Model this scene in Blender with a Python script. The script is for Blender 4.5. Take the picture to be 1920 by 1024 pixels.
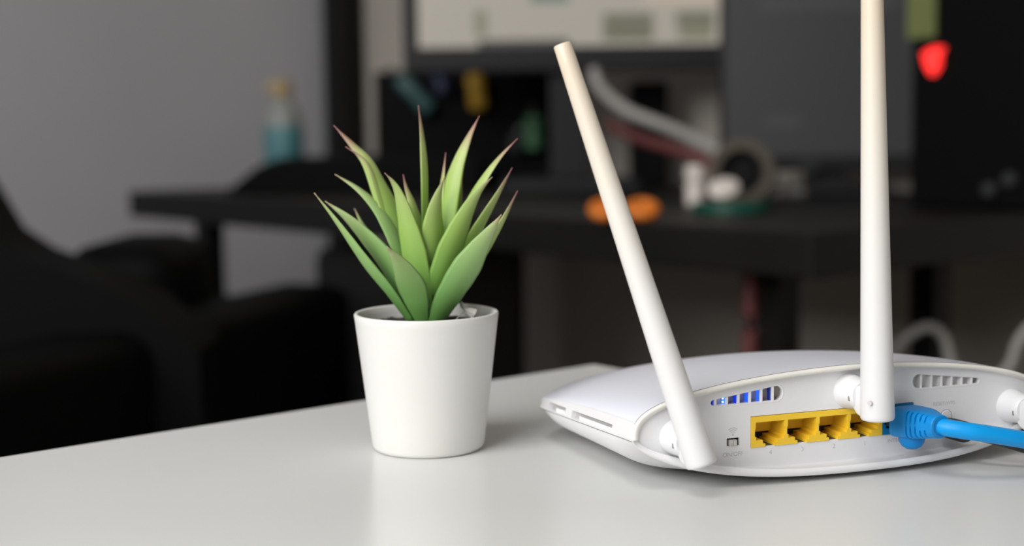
import bpy, bmesh, math, random
from mathutils import Vector, Matrix

random.seed(7)
for ob in list(bpy.data.objects):
    bpy.data.objects.remove(ob, do_unlink=True)
scene = bpy.context.scene
COL = scene.collection
TABLE_Z = 0.74                      # height of the white table top above the floor
ROOM_RZ = math.atan2(-0.77, 0.638)  # the room and both tables stand turned to the camera

# ------------------------------------------------------------------ camera, world, light, exposure
cam_data = bpy.data.cameras.new('camera')
cam_data.lens = 50.0
cam_data.sensor_width = 36.0
cam_data.clip_start = 0.02
cam_data.dof.use_dof = True
cam_data.dof.focus_distance = 0.54
cam_data.dof.aperture_fstop = 5.7
cam = bpy.data.objects.new('camera', cam_data)
COL.objects.link(cam)
_p = math.atan(272 / 2667.0)
_r = math.radians(0.7)
_f = Vector((0, math.cos(_p), -math.sin(_p)))
_r0 = Vector((1, 0, 0))
_u0 = _r0.cross(_f)
_right = _r0 * math.cos(_r) - _u0 * math.sin(_r)
_up = _right.cross(_f)
cam.matrix_world = Matrix(((_right.x, _up.x, -_f.x, 0), (_right.y, _up.y, -_f.y, 0),
                           (_right.z, _up.z, -_f.z, TABLE_Z + 0.133), (0, 0, 0, 1)))
scene.camera = cam

world = bpy.data.worlds.new('world')
world.use_nodes = True
world.node_tree.nodes['Background'].inputs[0].default_value = (0.75, 0.85, 1.0, 1)
world.node_tree.nodes['Background'].inputs[1].default_value = 0.6
scene.world = world

scene.view_settings.view_transform = 'Standard'
scene.view_settings.look = 'None'
scene.view_settings.gamma = 1.0
scene.view_settings.use_curve_mapping = False
scene.view_settings.exposure = 0.11

def room(a, b, z=0.0):
    """room coordinates (a along the desks, b towards the back wall) to world"""
    return Vector((0.638 * a + 0.77 * b, -0.77 * a + 0.638 * b, z))

def area_light(name, loc, target, sx, sy, power, color):
    d = bpy.data.lights.new(name, 'AREA')
    d.shape = 'RECTANGLE'
    d.size, d.size_y = sx, sy
    d.energy = power
    d.color = color
    o = bpy.data.objects.new(name, d)
    COL.objects.link(o)
    o.location = loc
    o.rotation_euler = (Vector(target) - Vector(loc)).to_track_quat('-Z', 'Y').to_euler()
    return o

# daylight through the window in the wall behind the camera
WIN_A, WIN_Z, WIN_W, WIN_H = -0.15, 2.1, 2.2, 1.5
area_light('window_daylight', room(WIN_A, -2.19, WIN_Z), room(WIN_A - 0.3, 0.4, 1.0), WIN_W, WIN_H, 92, (1.0, 0.985, 0.96))
# unseen overhead fill light, added to brighten the white table
area_light('overhead_fill', room(-0.1, -0.45, 2.55), room(-0.1, -0.45, 0), 0.7, 0.7, 11, (1.0, 0.99, 0.97))

# ------------------------------------------------------------------ materials
def mat(name, color, rough=0.5, spec=0.5, noise=0.0, nscale=30.0, bump=0.0, bscale=200.0, metal=0.0,
        coat=0.0, emit=None, estr=0.0, trans=0.0, sss=0.0):
    m = bpy.data.materials.new(name)
    m.use_nodes = True
    nt = m.node_tree
    b = nt.nodes['Principled BSDF']
    b.inputs['Base Color'].default_value = (*color, 1)
    b.inputs['Roughness'].default_value = rough
    b.inputs['Specular IOR Level'].default_value = spec
    b.inputs['Metallic'].default_value = metal
    b.inputs['Coat Weight'].default_value = coat
    b.inputs['Transmission Weight'].default_value = trans
    if sss:
        b.inputs['Subsurface Weight'].default_value = sss
        b.inputs['Subsurface Radius'].default_value = (0.004, 0.003, 0.002)
    if emit:
        b.inputs['Emission Color'].default_value = (*emit, 1)
        b.inputs['Emission Strength'].default_value = estr
    tc = nt.nodes.new('ShaderNodeTexCoord')
    if noise:
        n = nt.nodes.new('ShaderNodeTexNoise')
        n.inputs['Scale'].default_value = nscale
        n.inputs['Detail'].default_value = 4
        nt.links.new(tc.outputs['Object'], n.inputs['Vector'])
        r = nt.nodes.new('ShaderNodeValToRGB')
        r.color_ramp.elements[0].position = 0.3
        r.color_ramp.elements[1].position = 0.7
        r.color_ramp.elements[0].color = (*[c * (1 - noise) for c in color], 1)
        r.color_ramp.elements[1].color = (*[min(1, c * (1 + noise)) for c in color], 1)
        nt.links.new(n.outputs['Fac'], r.inputs['Fac'])
        nt.links.new(r.outputs['Color'], b.inputs['Base Color'])
    if bump:
        n = nt.nodes.new('ShaderNodeTexNoise')
        n.inputs['Scale'].default_value = bscale
        nt.links.new(tc.outputs['Object'], n.inputs['Vector'])
        bp = nt.nodes.new('ShaderNodeBump')
        bp.inputs['Strength'].default_value = bump
        bp.inputs['Distance'].default_value = 0.001
        nt.links.new(n.outputs['Fac'], bp.inputs['Height'])
        nt.links.new(bp.outputs['Normal'], b.inputs['Normal'])
    return m

def ramp_mat(name, stops, rough=0.5, axis=None, attr=None, lo=0.0, hi=1.0, nz=0.0, nscale=60, spec=0.5, sss=0.0):
    """colour that runs along an object axis or a mesh attribute (yellowed plastic, leaves)"""
    m = mat(name, stops[0][1], rough, spec=spec, sss=sss)
    nt = m.node_tree
    b = nt.nodes['Principled BSDF']
    mr = nt.nodes.new('ShaderNodeMapRange')
    mr.inputs['From Min'].default_value = lo
    mr.inputs['From Max'].default_value = hi
    tc = nt.nodes.new('ShaderNodeTexCoord')
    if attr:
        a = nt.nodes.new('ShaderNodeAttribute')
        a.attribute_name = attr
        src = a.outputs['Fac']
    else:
        s = nt.nodes.new('ShaderNodeSeparateXYZ')
        nt.links.new(tc.outputs['Object'], s.inputs[0])
        src = s.outputs[axis]
    if nz:
        n = nt.nodes.new('ShaderNodeTexNoise')
        n.inputs['Scale'].default_value = nscale
        nt.links.new(tc.outputs['Object'], n.inputs['Vector'])
        ad = nt.nodes.new('ShaderNodeMath')
        ad.operation = 'MULTIPLY_ADD'
        nt.links.new(n.outputs['Fac'], ad.inputs[0])
        ad.inputs[1].default_value = nz
        nt.links.new(src, ad.inputs[2])
        src = ad.outputs[0]
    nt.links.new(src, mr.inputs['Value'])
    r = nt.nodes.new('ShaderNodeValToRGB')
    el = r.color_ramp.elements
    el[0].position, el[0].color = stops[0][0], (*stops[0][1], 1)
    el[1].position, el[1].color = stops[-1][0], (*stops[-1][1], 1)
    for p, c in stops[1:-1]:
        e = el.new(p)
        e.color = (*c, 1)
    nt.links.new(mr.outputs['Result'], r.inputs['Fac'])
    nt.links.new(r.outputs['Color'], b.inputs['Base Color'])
    return m

M = {}
M['table'] = mat('white_laminate', (0.84, 0.845, 0.835), 0.28, noise=0.012, nscale=6)
M['pot'] = mat('white_glazed_ceramic', (0.675, 0.67, 0.65), 0.42, noise=0.01, nscale=40)
M['soil'] = mat('dark_soil', (0.02, 0.018, 0.018), 0.95, noise=0.5, nscale=400, bump=1.0, bscale=600)
M['sprig'] = mat('pale_plastic', (0.55, 0.53, 0.50), 0.6)
M['router'] = mat('white_plastic', (0.705, 0.705, 0.72), 0.38, noise=0.01, nscale=60)
M['lid_top'] = mat('satin_white_plastic', (0.71, 0.725, 0.80), 0.3, noise=0.012, nscale=30)
M['rim'] = mat('yellowed_white_plastic', (0.75, 0.735, 0.685), 0.4, noise=0.03, nscale=120)
M['panel'] = mat('white_grained_plastic', (0.76, 0.76, 0.78), 0.55, noise=0.012, nscale=150, bump=0.04, bscale=1500)
M['grey_inside'] = mat('grey_plastic', (0.50, 0.46, 0.45), 0.6)
M['slat'] = mat('vent_plastic', (0.84, 0.83, 0.83), 0.55)
M['slot'] = mat('slot_shade_grey', (0.45, 0.43, 0.43), 0.6)  # darker than the shell: shade of the slot recesses put into the colour
M['dark'] = mat('dark_cavity', (0.02, 0.018, 0.018), 0.7)
M['board'] = mat('green_circuit_board', (0.06, 0.075, 0.055), 0.6, noise=0.2, nscale=200)
M['yellow'] = mat('yellow_plastic', (0.86, 0.56, 0.03), 0.42)
M['blue'] = mat('blue_plastic', (0.0, 0.205, 0.55), 0.45, spec=0.3)
M['blue_port'] = mat('blue_port_plastic', (0.0, 0.17, 0.42), 0.45)
M['cable_blue'] = mat('blue_cable_sheath', (0.0, 0.27, 0.66), 0.42, spec=0.3)
M['black_rubber'] = mat('black_rubber', (0.012, 0.012, 0.013), 0.5)
M['print'] = mat('grey_print', (0.50, 0.50, 0.50), 0.6)
M['antenna'] = ramp_mat('aged_white_plastic', [(0.0, (0.675, 0.675, 0.695)), (0.42, (0.665, 0.655, 0.645)), (0.72, (0.675, 0.625, 0.55)),
                        (1.0, (0.665, 0.57, 0.45))], 0.36, axis='Z', lo=0.0, hi=0.16, nz=0.01, nscale=80)
M['seam'] = mat('joint_shadow_gap', (0.25, 0.23, 0.23), 0.7)
M['pin'] = mat('greyish_pin', (0.55, 0.52, 0.52), 0.5)
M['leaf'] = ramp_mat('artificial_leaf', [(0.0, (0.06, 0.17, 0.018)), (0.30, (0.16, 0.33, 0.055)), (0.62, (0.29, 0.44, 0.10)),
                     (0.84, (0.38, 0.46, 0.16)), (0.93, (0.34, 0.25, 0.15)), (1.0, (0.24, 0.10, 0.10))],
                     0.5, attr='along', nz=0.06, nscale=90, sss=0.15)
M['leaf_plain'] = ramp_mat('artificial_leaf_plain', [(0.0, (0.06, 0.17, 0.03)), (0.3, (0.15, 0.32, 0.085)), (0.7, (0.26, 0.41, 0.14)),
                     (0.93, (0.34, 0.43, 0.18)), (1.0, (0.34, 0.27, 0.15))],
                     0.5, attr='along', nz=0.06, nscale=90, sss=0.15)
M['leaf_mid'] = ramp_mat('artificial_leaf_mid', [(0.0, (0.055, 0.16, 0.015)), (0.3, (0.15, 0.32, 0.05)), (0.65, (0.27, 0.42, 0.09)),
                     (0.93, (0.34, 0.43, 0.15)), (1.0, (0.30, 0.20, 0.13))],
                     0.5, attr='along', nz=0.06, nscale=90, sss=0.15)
M['wall'] = mat('grey_wall_paint', (0.41, 0.405, 0.425), 0.9, noise=0.03, nscale=3, bump=0.05)
M['wall_warm'] = mat('beige_wall_paint', (0.41, 0.375, 0.335), 0.9, noise=0.03, nscale=3, bump=0.05)
M['ceiling'] = mat('white_ceiling_paint', (0.5, 0.5, 0.49), 0.9)
M['floor'] = mat('brown_floor', (0.16, 0.13, 0.11), 0.7, noise=0.15, nscale=5)
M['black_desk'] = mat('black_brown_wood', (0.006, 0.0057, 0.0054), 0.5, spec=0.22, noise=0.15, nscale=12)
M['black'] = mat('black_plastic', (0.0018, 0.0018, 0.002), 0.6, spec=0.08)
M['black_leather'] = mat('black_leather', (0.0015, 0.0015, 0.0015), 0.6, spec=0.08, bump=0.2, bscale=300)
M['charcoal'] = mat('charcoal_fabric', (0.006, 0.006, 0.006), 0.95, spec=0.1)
M['bezel'] = mat('dark_grey_bezel', (0.02, 0.02, 0.022), 0.5, spec=0.2)
M['teal'] = mat('teal_liquid_plastic', (0.06, 0.19, 0.21), 0.5)
M['clear'] = mat('cloudy_clear_plastic', (0.25, 0.26, 0.25), 0.5)
M['ochre'] = mat('ochre_plastic', (0.36, 0.26, 0.13), 0.5)
M['teal_dark'] = mat('dark_teal_plastic', (0.03, 0.085, 0.085), 0.5)
M['navy'] = mat('navy_plastic', (0.012, 0.018, 0.055), 0.5)
M['gold'] = mat('golden_yellow_plastic', (0.42, 0.24, 0.01), 0.5)
M['leafgreen'] = mat('green_plastic', (0.05, 0.15, 0.07), 0.5)
M['greyplast'] = mat('light_grey_plastic', (0.03, 0.032, 0.034), 0.6, spec=0.15)
M['cream'] = mat('cream_plastic', (0.62, 0.56, 0.52), 0.5)
M['white_cable'] = mat('white_cable_sheath', (0.31, 0.30, 0.285), 0.5)
M['red_cable'] = mat('dull_red_cable_sheath', (0.12, 0.03, 0.03), 0.5)
M['tape'] = mat('brown_tape', (0.055, 0.043, 0.027), 0.5, spec=0.2)
M['green_tape'] = mat('dark_green_tape', (0.0, 0.06, 0.04), 0.4)
M['orange'] = mat('orange_plastic', (0.66, 0.17, 0.01), 0.5)
M['steel'] = mat('dark_steel', (0.08, 0.08, 0.08), 0.35, metal=1.0)
M['strap'] = mat('olive_green_webbing', (0.13, 0.15, 0.05), 0.9)
M['red_lamp'] = mat('red_lamp', (0.6, 0.02, 0.02), 0.3, emit=(1.0, 0.03, 0.025), estr=1.4)

# ------------------------------------------------------------------ mesh helpers
def link(name, verts, faces, material, parent=None, smooth=False, mats=None, fmat=None):
    me = bpy.data.meshes.new(name)
    me.from_pydata([tuple(v) for v in verts], [], faces)
    for mm in (mats or [material]):
        me.materials.append(mm)
    if fmat:
        for p, k in zip(me.polygons, fmat):
            p.material_index = k
    me.validate()
    bm = bmesh.new()
    bm.from_mesh(me)
    bmesh.ops.recalc_face_normals(bm, faces=bm.faces)
    bm.to_mesh(me)
    bm.free()
    if smooth:
        for p in me.polygons:
            p.use_smooth = True
    o = bpy.data.objects.new(name, me)
    COL.objects.link(o)
    if parent:
        o.parent = parent
    return o

def sharp(o, deg=35):
    """smooth shading with hard edges kept"""
    me = o.data
    bm = bmesh.new()
    bm.from_mesh(me)
    lim = math.radians(deg)
    for f in bm.faces:
        f.smooth = True
    for e in bm.edges:
        if len(e.link_faces) == 2 and e.calc_face_angle(0) > lim:
            e.smooth = False
    bm.to_mesh(me)
    bm.free()
    return o

class MB:
    """collects simple shapes into one mesh"""
    def __init__(self):
        self.v, self.f = [], []
    def add(self, vs, fs, mtx=None):
        n = len(self.v)
        self.v += [tuple(mtx @ Vector(p)) if mtx else tuple(p) for p in vs]
        self.f += [tuple(i + n for i in f) for f in fs]
        return self
    def box(self, x0, x1, y0, y1, z0, z1, bev=0.0, mtx=None):
        bm = bmesh.new()
        bmesh.ops.create_cube(bm, size=1.0)
        for v in bm.verts:
            v.co = Vector(((x0 + x1) / 2 + v.co.x * (x1 - x0), (y0 + y1) / 2 + v.co.y * (y1 - y0), (z0 + z1) / 2 + v.co.z * (z1 - z0)))
        if bev:
            bmesh.ops.bevel(bm, geom=bm.edges[:], offset=bev, segments=3, profile=0.5, affect='EDGES')
        bm.verts.index_update()
        self.add([v.co.copy() for v in bm.verts], [[v.index for v in f.verts] for f in bm.faces], mtx)
        bm.free()
        return self
    def prism(self, pts, y0, y1, mtx=None):
        """outline in x-z pulled along y"""
        n = len(pts)
        vs = [(x, y0, z) for x, z in pts] + [(x, y1, z) for x, z in pts]
        fs = [tuple(range(n)), tuple(range(2 * n - 1, n - 1, -1))]
        fs += [(i, (i + 1) % n, n + (i + 1) % n, n + i) for i in range(n)]
        return self.add(vs, fs, mtx)
    def lathe(self, prof, n=48, mtx=None, close=True):
        """profile of (radius, height) turned about z"""
        vs, fs = [], []
        for r, z in prof:
            for k in range(n):
                a = 2 * math.pi * k / n
                vs.append((r * math.cos(a), r * math.sin(a), z))
        for i in range(len(prof) - 1):
            for k in range(n):
                k2 = (k + 1) % n
                fs.append((i * n + k, i * n + k2, (i + 1) * n + k2, (i + 1) * n + k))
        if close:
            fs.append(tuple(range(n)))
            fs.append(tuple((len(prof) - 1) * n + k for k in range(n)))
        return self.add(vs, fs, mtx)
    def tube(self, pts, rad, n=16, sub=10):
        P = spline(pts, sub)
        rs = rad if callable(rad) else (lambda t: rad)
        vs, fs = [], []
        up = Vector((0, 0, 1))
        for i, p in enumerate(P):
            t = (P[min(i + 1, len(P) - 1)] - P[max(i - 1, 0)]).normalized()
            a = t.cross(up)
            if a.length < 1e-3:
                a = t.cross(Vector((0, 1, 0)))
            a.normalize()
            b = t.cross(a).normalized()
            r = rs(i / (len(P) - 1))
            for k in range(n):
                q = 2 * math.pi * k / n
                vs.append(p + a * (r * math.cos(q)) + b * (r * math.sin(q)))
        for i in range(len(P) - 1):
            for k in range(n):
                k2 = (k + 1) % n
                fs.append((i * n + k, i * n + k2, (i + 1) * n + k2, (i + 1) * n + k))
        fs.append(tuple(range(n)))
        fs.append(tuple((len(P) - 1) * n + k for k in range(n)))
        return self.add(vs, fs)
    def build(self, name, material, parent=None, smooth=None):
        o = link(name, self.v, self.f, material, parent)
        if smooth:
            sharp(o, smooth)
        return o

def spline(pts, sub=10):
    """Catmull-Rom through points"""
    P = [Vector(p) for p in pts]
    P = [P[0] * 2 - P[1]] + P + [P[-1] * 2 - P[-2]]
    out = []
    for i in range(1, len(P) - 2):
        p0, p1, p2, p3 = P[i - 1:i + 3]
        for k in range(sub):
            t = k / sub
            out.append(0.5 * (2 * p1 + (p2 - p0) * t + (2 * p0 - 5 * p1 + 4 * p2 - p3) * t * t + (3 * p1 - p0 - 3 * p2 + p3) * t ** 3))
    out.append(P[-2].copy())
    return out

def tag(o, label=None, cat=None, group=None, kind=None):
    if label: o['label'] = label
    if cat: o['category'] = cat
    if group: o['group'] = group
    if kind: o['kind'] = kind
    return o

def thing(name, label, cat, loc=(0, 0, 0), rz=0.0, group=None):
    o = bpy.data.objects.new(name, None)
    o.empty_display_size = 0.05
    COL.objects.link(o)
    o.location = loc
    o.rotation_euler = (0, 0, rz)
    return tag(o, label, cat, group)

def axis_mtx(origin, direction):
    """matrix whose z axis runs along direction"""
    q = Vector(direction).to_track_quat('Z', 'Y').to_matrix().to_4x4()
    return Matrix.Translation(Vector(origin)) @ q

MM = 0.001

# ------------------------------------------------------------------ the setting
RM = Matrix.Rotation(ROOM_RZ, 4, 'Z')
def slab(name, a0, a1, b0, b1, z0, z1, m):
    o = MB().box(a0, a1, b0, b1, z0, z1, 0, RM).build(name, m)
    return tag(o, kind='structure')

A0, A1, B0, B1, HZ = -2.85, 2.3, -2.2, 1.87, 3.0
slab('floor', A0 - .1, A1 + .1, B0 - .1, B1 + .1, -0.05, 0.0, M['floor'])
slab('ceiling', A0 - .1, A1 + .1, B0 - .1, B1 + .1, HZ, HZ + .05, M['ceiling'])
slab('wall_left', A0 - .1, A0, B0 - .1, B1 + .1, 0, HZ, M['wall'])
slab('wall_back', A0, A1 + .1, B1, B1 + .1, 0, HZ, M['wall_warm'])
slab('wall_right', A1, A1 + .1, B0 - .1, B1, 0, HZ, M['wall_warm'])
wf = MB()
wa0, wa1, wz0, wz1 = WIN_A - WIN_W / 2, WIN_A + WIN_W / 2, WIN_Z - WIN_H / 2, WIN_Z + WIN_H / 2
for q in ((A0, wa0, 0, HZ), (wa1, A1, 0, HZ), (wa0, wa1, 0, wz0), (wa0, wa1, wz1, HZ)):
    wf.box(q[0], q[1], B0 - .1, B0, q[2], q[3], 0, RM)
tag(wf.build('wall_front', M['wall_warm']), kind='structure')
win = MB()
for q in ((wa0 - .05, wa0 + .02, wz0 - .05, wz1 + .05), (wa1 - .02, wa1 + .05, wz0 - .05, wz1 + .05),
          (wa0, wa1, wz0 - .05, wz0 + .02), (wa0, wa1, wz1 - .02, wz1 + .05)):
    win.box(q[0], q[1], B0 - .06, B0 + .012, q[2], q[3], 0.004, RM)
tag(win.build('window_1', M['ceiling']), kind='structure')
# square black post in the far corner of the room
o = MB().box(-2.845, -2.775, 1.795, 1.865, 0, HZ, 0.004, RM).build('trim_1', M['black_desk'])
tag(o, kind='structure')

# ------------------------------------------------------------------ white table in front
table = thing('white_table', 'white laminate table the pot and the router stand on', 'table', room(-0.582, 0.5415, 0), ROOM_RZ)
MB().box(0, 1.25, -1.45, 0, TABLE_Z - 0.028, TABLE_Z, 0.0015).build('tabletop', M['table'], table, 40)
for x in (0.06, 1.19):
    for y in (-0.06, -1.39):
        MB().box(x - .025, x + .025, y - .025, y + .025, 0, TABLE_Z - 0.028, 0.003).build('leg', M['table'], table)

# ------------------------------------------------------------------ potted plant
POT = Vector((-0.03588, 0.58771, TABLE_Z))
plant = thing('potted_plant', 'small spiky green artificial succulent in a plain white pot', 'plant', POT)
H, RT, RB = 57.4, 30.1, 23.3
def rr(z): return RB + (RT - RB) * z / H
prof = [(0.1, 0.6), (RB - 3.2, 0.6), (RB - 2.4, 0.0), (RB - 1.2, 0.15), (RB - 0.3, 0.8), (rr(2.2), 2.2)]
prof += [(rr(z), z) for z in (10, 20, 30, 40, 50, 54)]
prof += [(RT - 0.05, H - 0.8), (RT - 0.35, H - 0.2), (RT - 0.9, H), (RT - 1.5, H - 0.15), (RT - 1.95, H - 0.7), (RT - 2.3, H - 3)]
prof += [(rr(z) - 2.3, z) for z in (50, 46, 40)] + [(0.1, 40)]
MB().lathe([(r * MM, z * MM) for r, z in prof], 96, close=False).build('pot', M['pot'], plant, 40)
# soil: a lumpy disc below the rim
vs, fs, n = [], [], 60
rings = [0.0, 4, 8, 12, 16, 20, 24, 27.3]
for i, r in enumerate(rings):
    for k in range(n):
        a = 2 * math.pi * k / n
        h = 52.2 + (random.uniform(-0.7, 1.0) if i < len(rings) - 1 else -0.5) + 1.6 * max(0, 1 - r / 14)
        vs.append((r * MM * math.cos(a), r * MM * math.sin(a), h * MM))
for i in range(len(rings) - 1):
    for k in range(n):
        fs.append((i * n + k, i * n + (k + 1) % n, (i + 1) * n + (k + 1) % n, (i + 1) * n + k))
link('soil', vs, fs, M['soil'], plant)

LEAVES = [  # centre line in mm from the pot's base, leaf width in mm, turn about its own line in degrees, plain tip,
          # side it turns to, and how far up it is widest
    ([(-6.1, -5.0, 53.9), (-14.3, -6.2, 66.5), (-23.7, -7.8, 79.1), (-35.3, -9.8, 96.3), (-43.7, -12.0, 107.9)], 9.0, 57, 1, 1, 0.4),
    ([(-3.4, -3.0, 53.6), (-9.8, -2.6, 66.5), (-16.2, -2.1, 79.4), (-23.7, -1.5, 88.5), (-32.1, -0.8, 97.1), (-41.0, 0.0, 103.9)], 10.0, 36, 1, 1, 0.5),
    ([(-2.1, -6.0, 53.5), (-4.5, -10.8, 67.4), (-8.3, -17.8, 78.0), (-13.5, -26.0, 86.9)], 12.0, 16, 1, 1, 0.42),
    ([(-3.8, 4.0, 55.0), (-15.3, 8.3, 77.0), (-26.2, 14.6, 91.2), (-31.4, 22.0, 99.4)], 8.0, 69, 1, -1, 0.42),
    ([(-1.7, 0.0, 54.1), (-8.9, 0.7, 79.0), (-15.3, 1.8, 93.4), (-21.4, 3.1, 102.4), (-28.6, 4.5, 109.1), (-37.4, 6.0, 114.7)], 10.0, 55, 1, -1, 0.42),
    ([(-1.9, 3.0, 54.2), (-7.2, 4.1, 79.2), (-12.8, 5.6, 94.0), (-19.3, 7.5, 108.9), (-24.1, 9.5, 119.4), (-30.4, 11.7, 126.6), (-38.4, 14.0, 135.0)], 11.0, 41, 0, -1, 0.46),
    ([(-2.9, 4.0, 55.0), (-11.9, 4.7, 85.0), (-19.2, 5.8, 106.1), (-23.4, 7.1, 117.5), (-27.3, 8.5, 122.1), (-33.1, 10.0, 126.0)], 9.0, 65, 0, -1, 0.42),
    ([(0.5, -4.0, 54.1), (-2.9, -4.7, 75.2), (-6.7, -5.8, 94.2), (-9.8, -7.1, 106.5), (-12.2, -8.5, 111.8), (-15.2, -10.0, 115.5)], 11.5, 23, 2, 1, 0.45),
    ([(-0.9, 3.0, 55.1), (-2.3, 4.2, 85.9), (-5.0, 5.8, 100.1), (-7.9, 7.8, 108.7), (-9.3, 10.0, 114.1)], 10.0, 52, 0, -1, 0.42),
    ([(-0.1, 6.0, 56.7), (-0.3, 6.7, 97.2), (-0.3, 7.6, 115.3), (-1.0, 8.8, 129.6), (-2.4, 10.0, 142.9)], 7.0, 71, 0, -1, 0.7),
    ([(1.3, -2.0, 54.3), (2.8, -2.7, 80.6), (3.8, -3.6, 95.9), (5.7, -4.8, 105.3), (8.6, -6.0, 113.0)], 11.0, 32, 2, -1, 0.55),
    ([(2.3, 6.0, 56.6), (5.3, 7.0, 93.2), (7.0, 8.4, 108.5), (7.9, 10.1, 116.1), (8.7, 12.0, 123.0)], 8.0, 63, 0, 1, 0.5),
    ([(1.9, 4.0, 55.0), (6.8, 4.5, 87.6), (10.4, 5.2, 104.8), (13.9, 6.1, 118.0), (18.4, 7.0, 128.9), (23.2, 8.0, 138.3)], 11.0, 38, 0, 1, 0.52),
    ([(2.8, 6.0, 55.7), (9.0, 7.3, 83.5), (13.0, 9.2, 98.8), (14.5, 11.5, 108.3), (15.4, 14.0, 116.1)], 9.0, 49, 0, 1, 0.5),
    ([(1.7, 0.0, 55.0), (13.2, 0.5, 88.3), (20.0, 1.2, 103.9), (25.9, 2.1, 113.7), (32.1, 3.0, 121.7), (39.0, 4.0, 128.7)], 10.0, 58, 0, 1, 0.45),
    ([(1.9, -4.0, 54.1), (6.5, -4.5, 72.2), (12.5, -5.2, 88.3), (18.3, -6.1, 100.5), (23.1, -7.0, 108.0), (28.4, -8.0, 113.3)], 11.0, 26, 2, -1, 0.46),
    ([(3.1, 0.0, 54.5), (9.1, 0.2, 67.9), (16.4, 0.6, 82.1), (23.7, 1.0, 94.8), (30.5, 1.5, 106.1), (36.5, 2.0, 116.7)], 10.0, 57, 0, -1, 0.42),
    ([(4.2, -2.0, 54.3), (13.9, -2.3, 66.2), (23.6, -2.8, 81.4), (31.3, -3.4, 93.6), (38.6, -4.0, 107.4)], 9.0, 61, 0, -1, 0.42),
    ([(3.2, -6.0, 53.4), (9.3, -8.0, 64.0), (16.2, -10.9, 75.1), (23.9, -14.3, 87.0), (32.0, -18.0, 98.6)], 12.0, 21, 1, -1, 0.5),
]
def leaf(pts, width, turn, plain, flip, peak):
    P = spline([Vector(p) * MM for p in pts], 8)
    L = [0.0]
    for i in range(1, len(P)):
        L.append(L[-1] + (P[i] - P[i - 1]).length)
    T = [l / L[-1] for l in L]
    V = Vector((0, 1, 0))
    ps = math.radians(turn)
    sg = flip
    vs, fs, att = [], [], []
    C = [-1, -0.82, -0.5, -0.2, 0, 0.2, 0.5, 0.82]
    ring = [(c, 1) for c in [-1, -0.82, -0.5, -0.18, 0.18, 0.5, 0.82, 1]] + [(c, -1) for c in [0.82, 0.5, 0.18, -0.18, -0.5, -0.82]]
    n = len(ring)
    ph = random.uniform(0, 6)
    for i, p in enumerate(P):
        t = T[i]
        tg = (P[min(i + 1, len(P) - 1)] - P[max(i - 1, 0)]).normalized()
        S = tg.cross(V).normalized()
        D = S.cross(tg).normalized()
        if D.dot(V) < 0:
            D = -D
        Wd = (S * math.cos(ps) + D * (sg * math.sin(ps))).normalized()
        N = tg.cross(Wd).normalized()            # the side the camera sees
        if t < peak:
            w = 0.60 + 0.40 * math.sin(math.pi / 2 * t / peak)
        else:
            q = (t - peak) / (1 - peak)
            w = (1 - q ** 1.55) * (1 - 0.25 * q)
        hw = max(0.22 * MM, 0.5 * 1.06 * width * MM * w)
        hw *= 1 + 0.012 * math.sin(t * 40 + ph)
        bow = 0.22 * hw
        for c, s in ring:
            th = 0.45 * MM * (1 - c * c) * (0.35 + 0.65 * min(1, w)) + 0.05 * MM
            off = bow * (1 - c * c) + s * th * (1 if abs(c) < 1 else 0)
            off += 0.10 * MM * math.exp(-(c / 0.16) ** 2) * w
            vs.append(p + Wd * (hw * c) + N * off)
            att.append(t)
    for i in range(len(P) - 1):
        for k in range(n):
            fs.append((i * n + k, i * n + (k + 1) % n, (i + 1) * n + (k + 1) % n, (i + 1) * n + k))
    fs.append(tuple(range(n)))
    fs.append(tuple((len(P) - 1) * n + k for k in range(n)))
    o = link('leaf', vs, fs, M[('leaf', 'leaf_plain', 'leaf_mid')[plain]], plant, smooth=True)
    a = o.data.attributes.new('along', 'FLOAT', 'POINT')
    a.data.foreach_set('value', att[:len(o.data.vertices)])
    return o
for spec in LEAVES:
    leaf(*spec)
# pale plastic sprig lying between the leaves and the rim
sp = MB()
sp.tube([(10.5 * MM, -3 * MM, 52.0 * MM), (13.5 * MM, -1 * MM, 55.2 * MM), (16.0 * MM, 0, 57.8 * MM)], 0.28 * MM, 8, 4)
sp.lathe([(0.3 * MM, 0), (0.9 * MM, 1.2 * MM), (1.9 * MM, 3.0 * MM), (2.5 * MM, 5.4 * MM), (1.9 * MM, 5.9 * MM), (0.4 * MM, 4.2 * MM)], 6,
         axis_mtx((15.2 * MM, 0, 58.6 * MM), (0.85, 0.1, -0.45)))
sp.lathe([(0.2 * MM, 0), (0.8 * MM, 1.0 * MM), (0.9 * MM, 2.2 * MM), (0.2 * MM, 3.4 * MM)], 6, axis_mtx((15.4 * MM, 0, 58.2 * MM), (-0.25, 0.1, 0.9)))
tag(sp.build('sprig', M['sprig'], plant), 'pale grey plastic sprig at the rim')

# ------------------------------------------------------------------ router: local x across the back, y towards its front, z up (mm)
RZ = math.radians(19.5)
RO = Vector((0.12904, 0.53919, TABLE_Z))
router = thing('wireless_router', 'white three-antenna wireless router with a yellow port block', 'router', RO, RZ)

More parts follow.
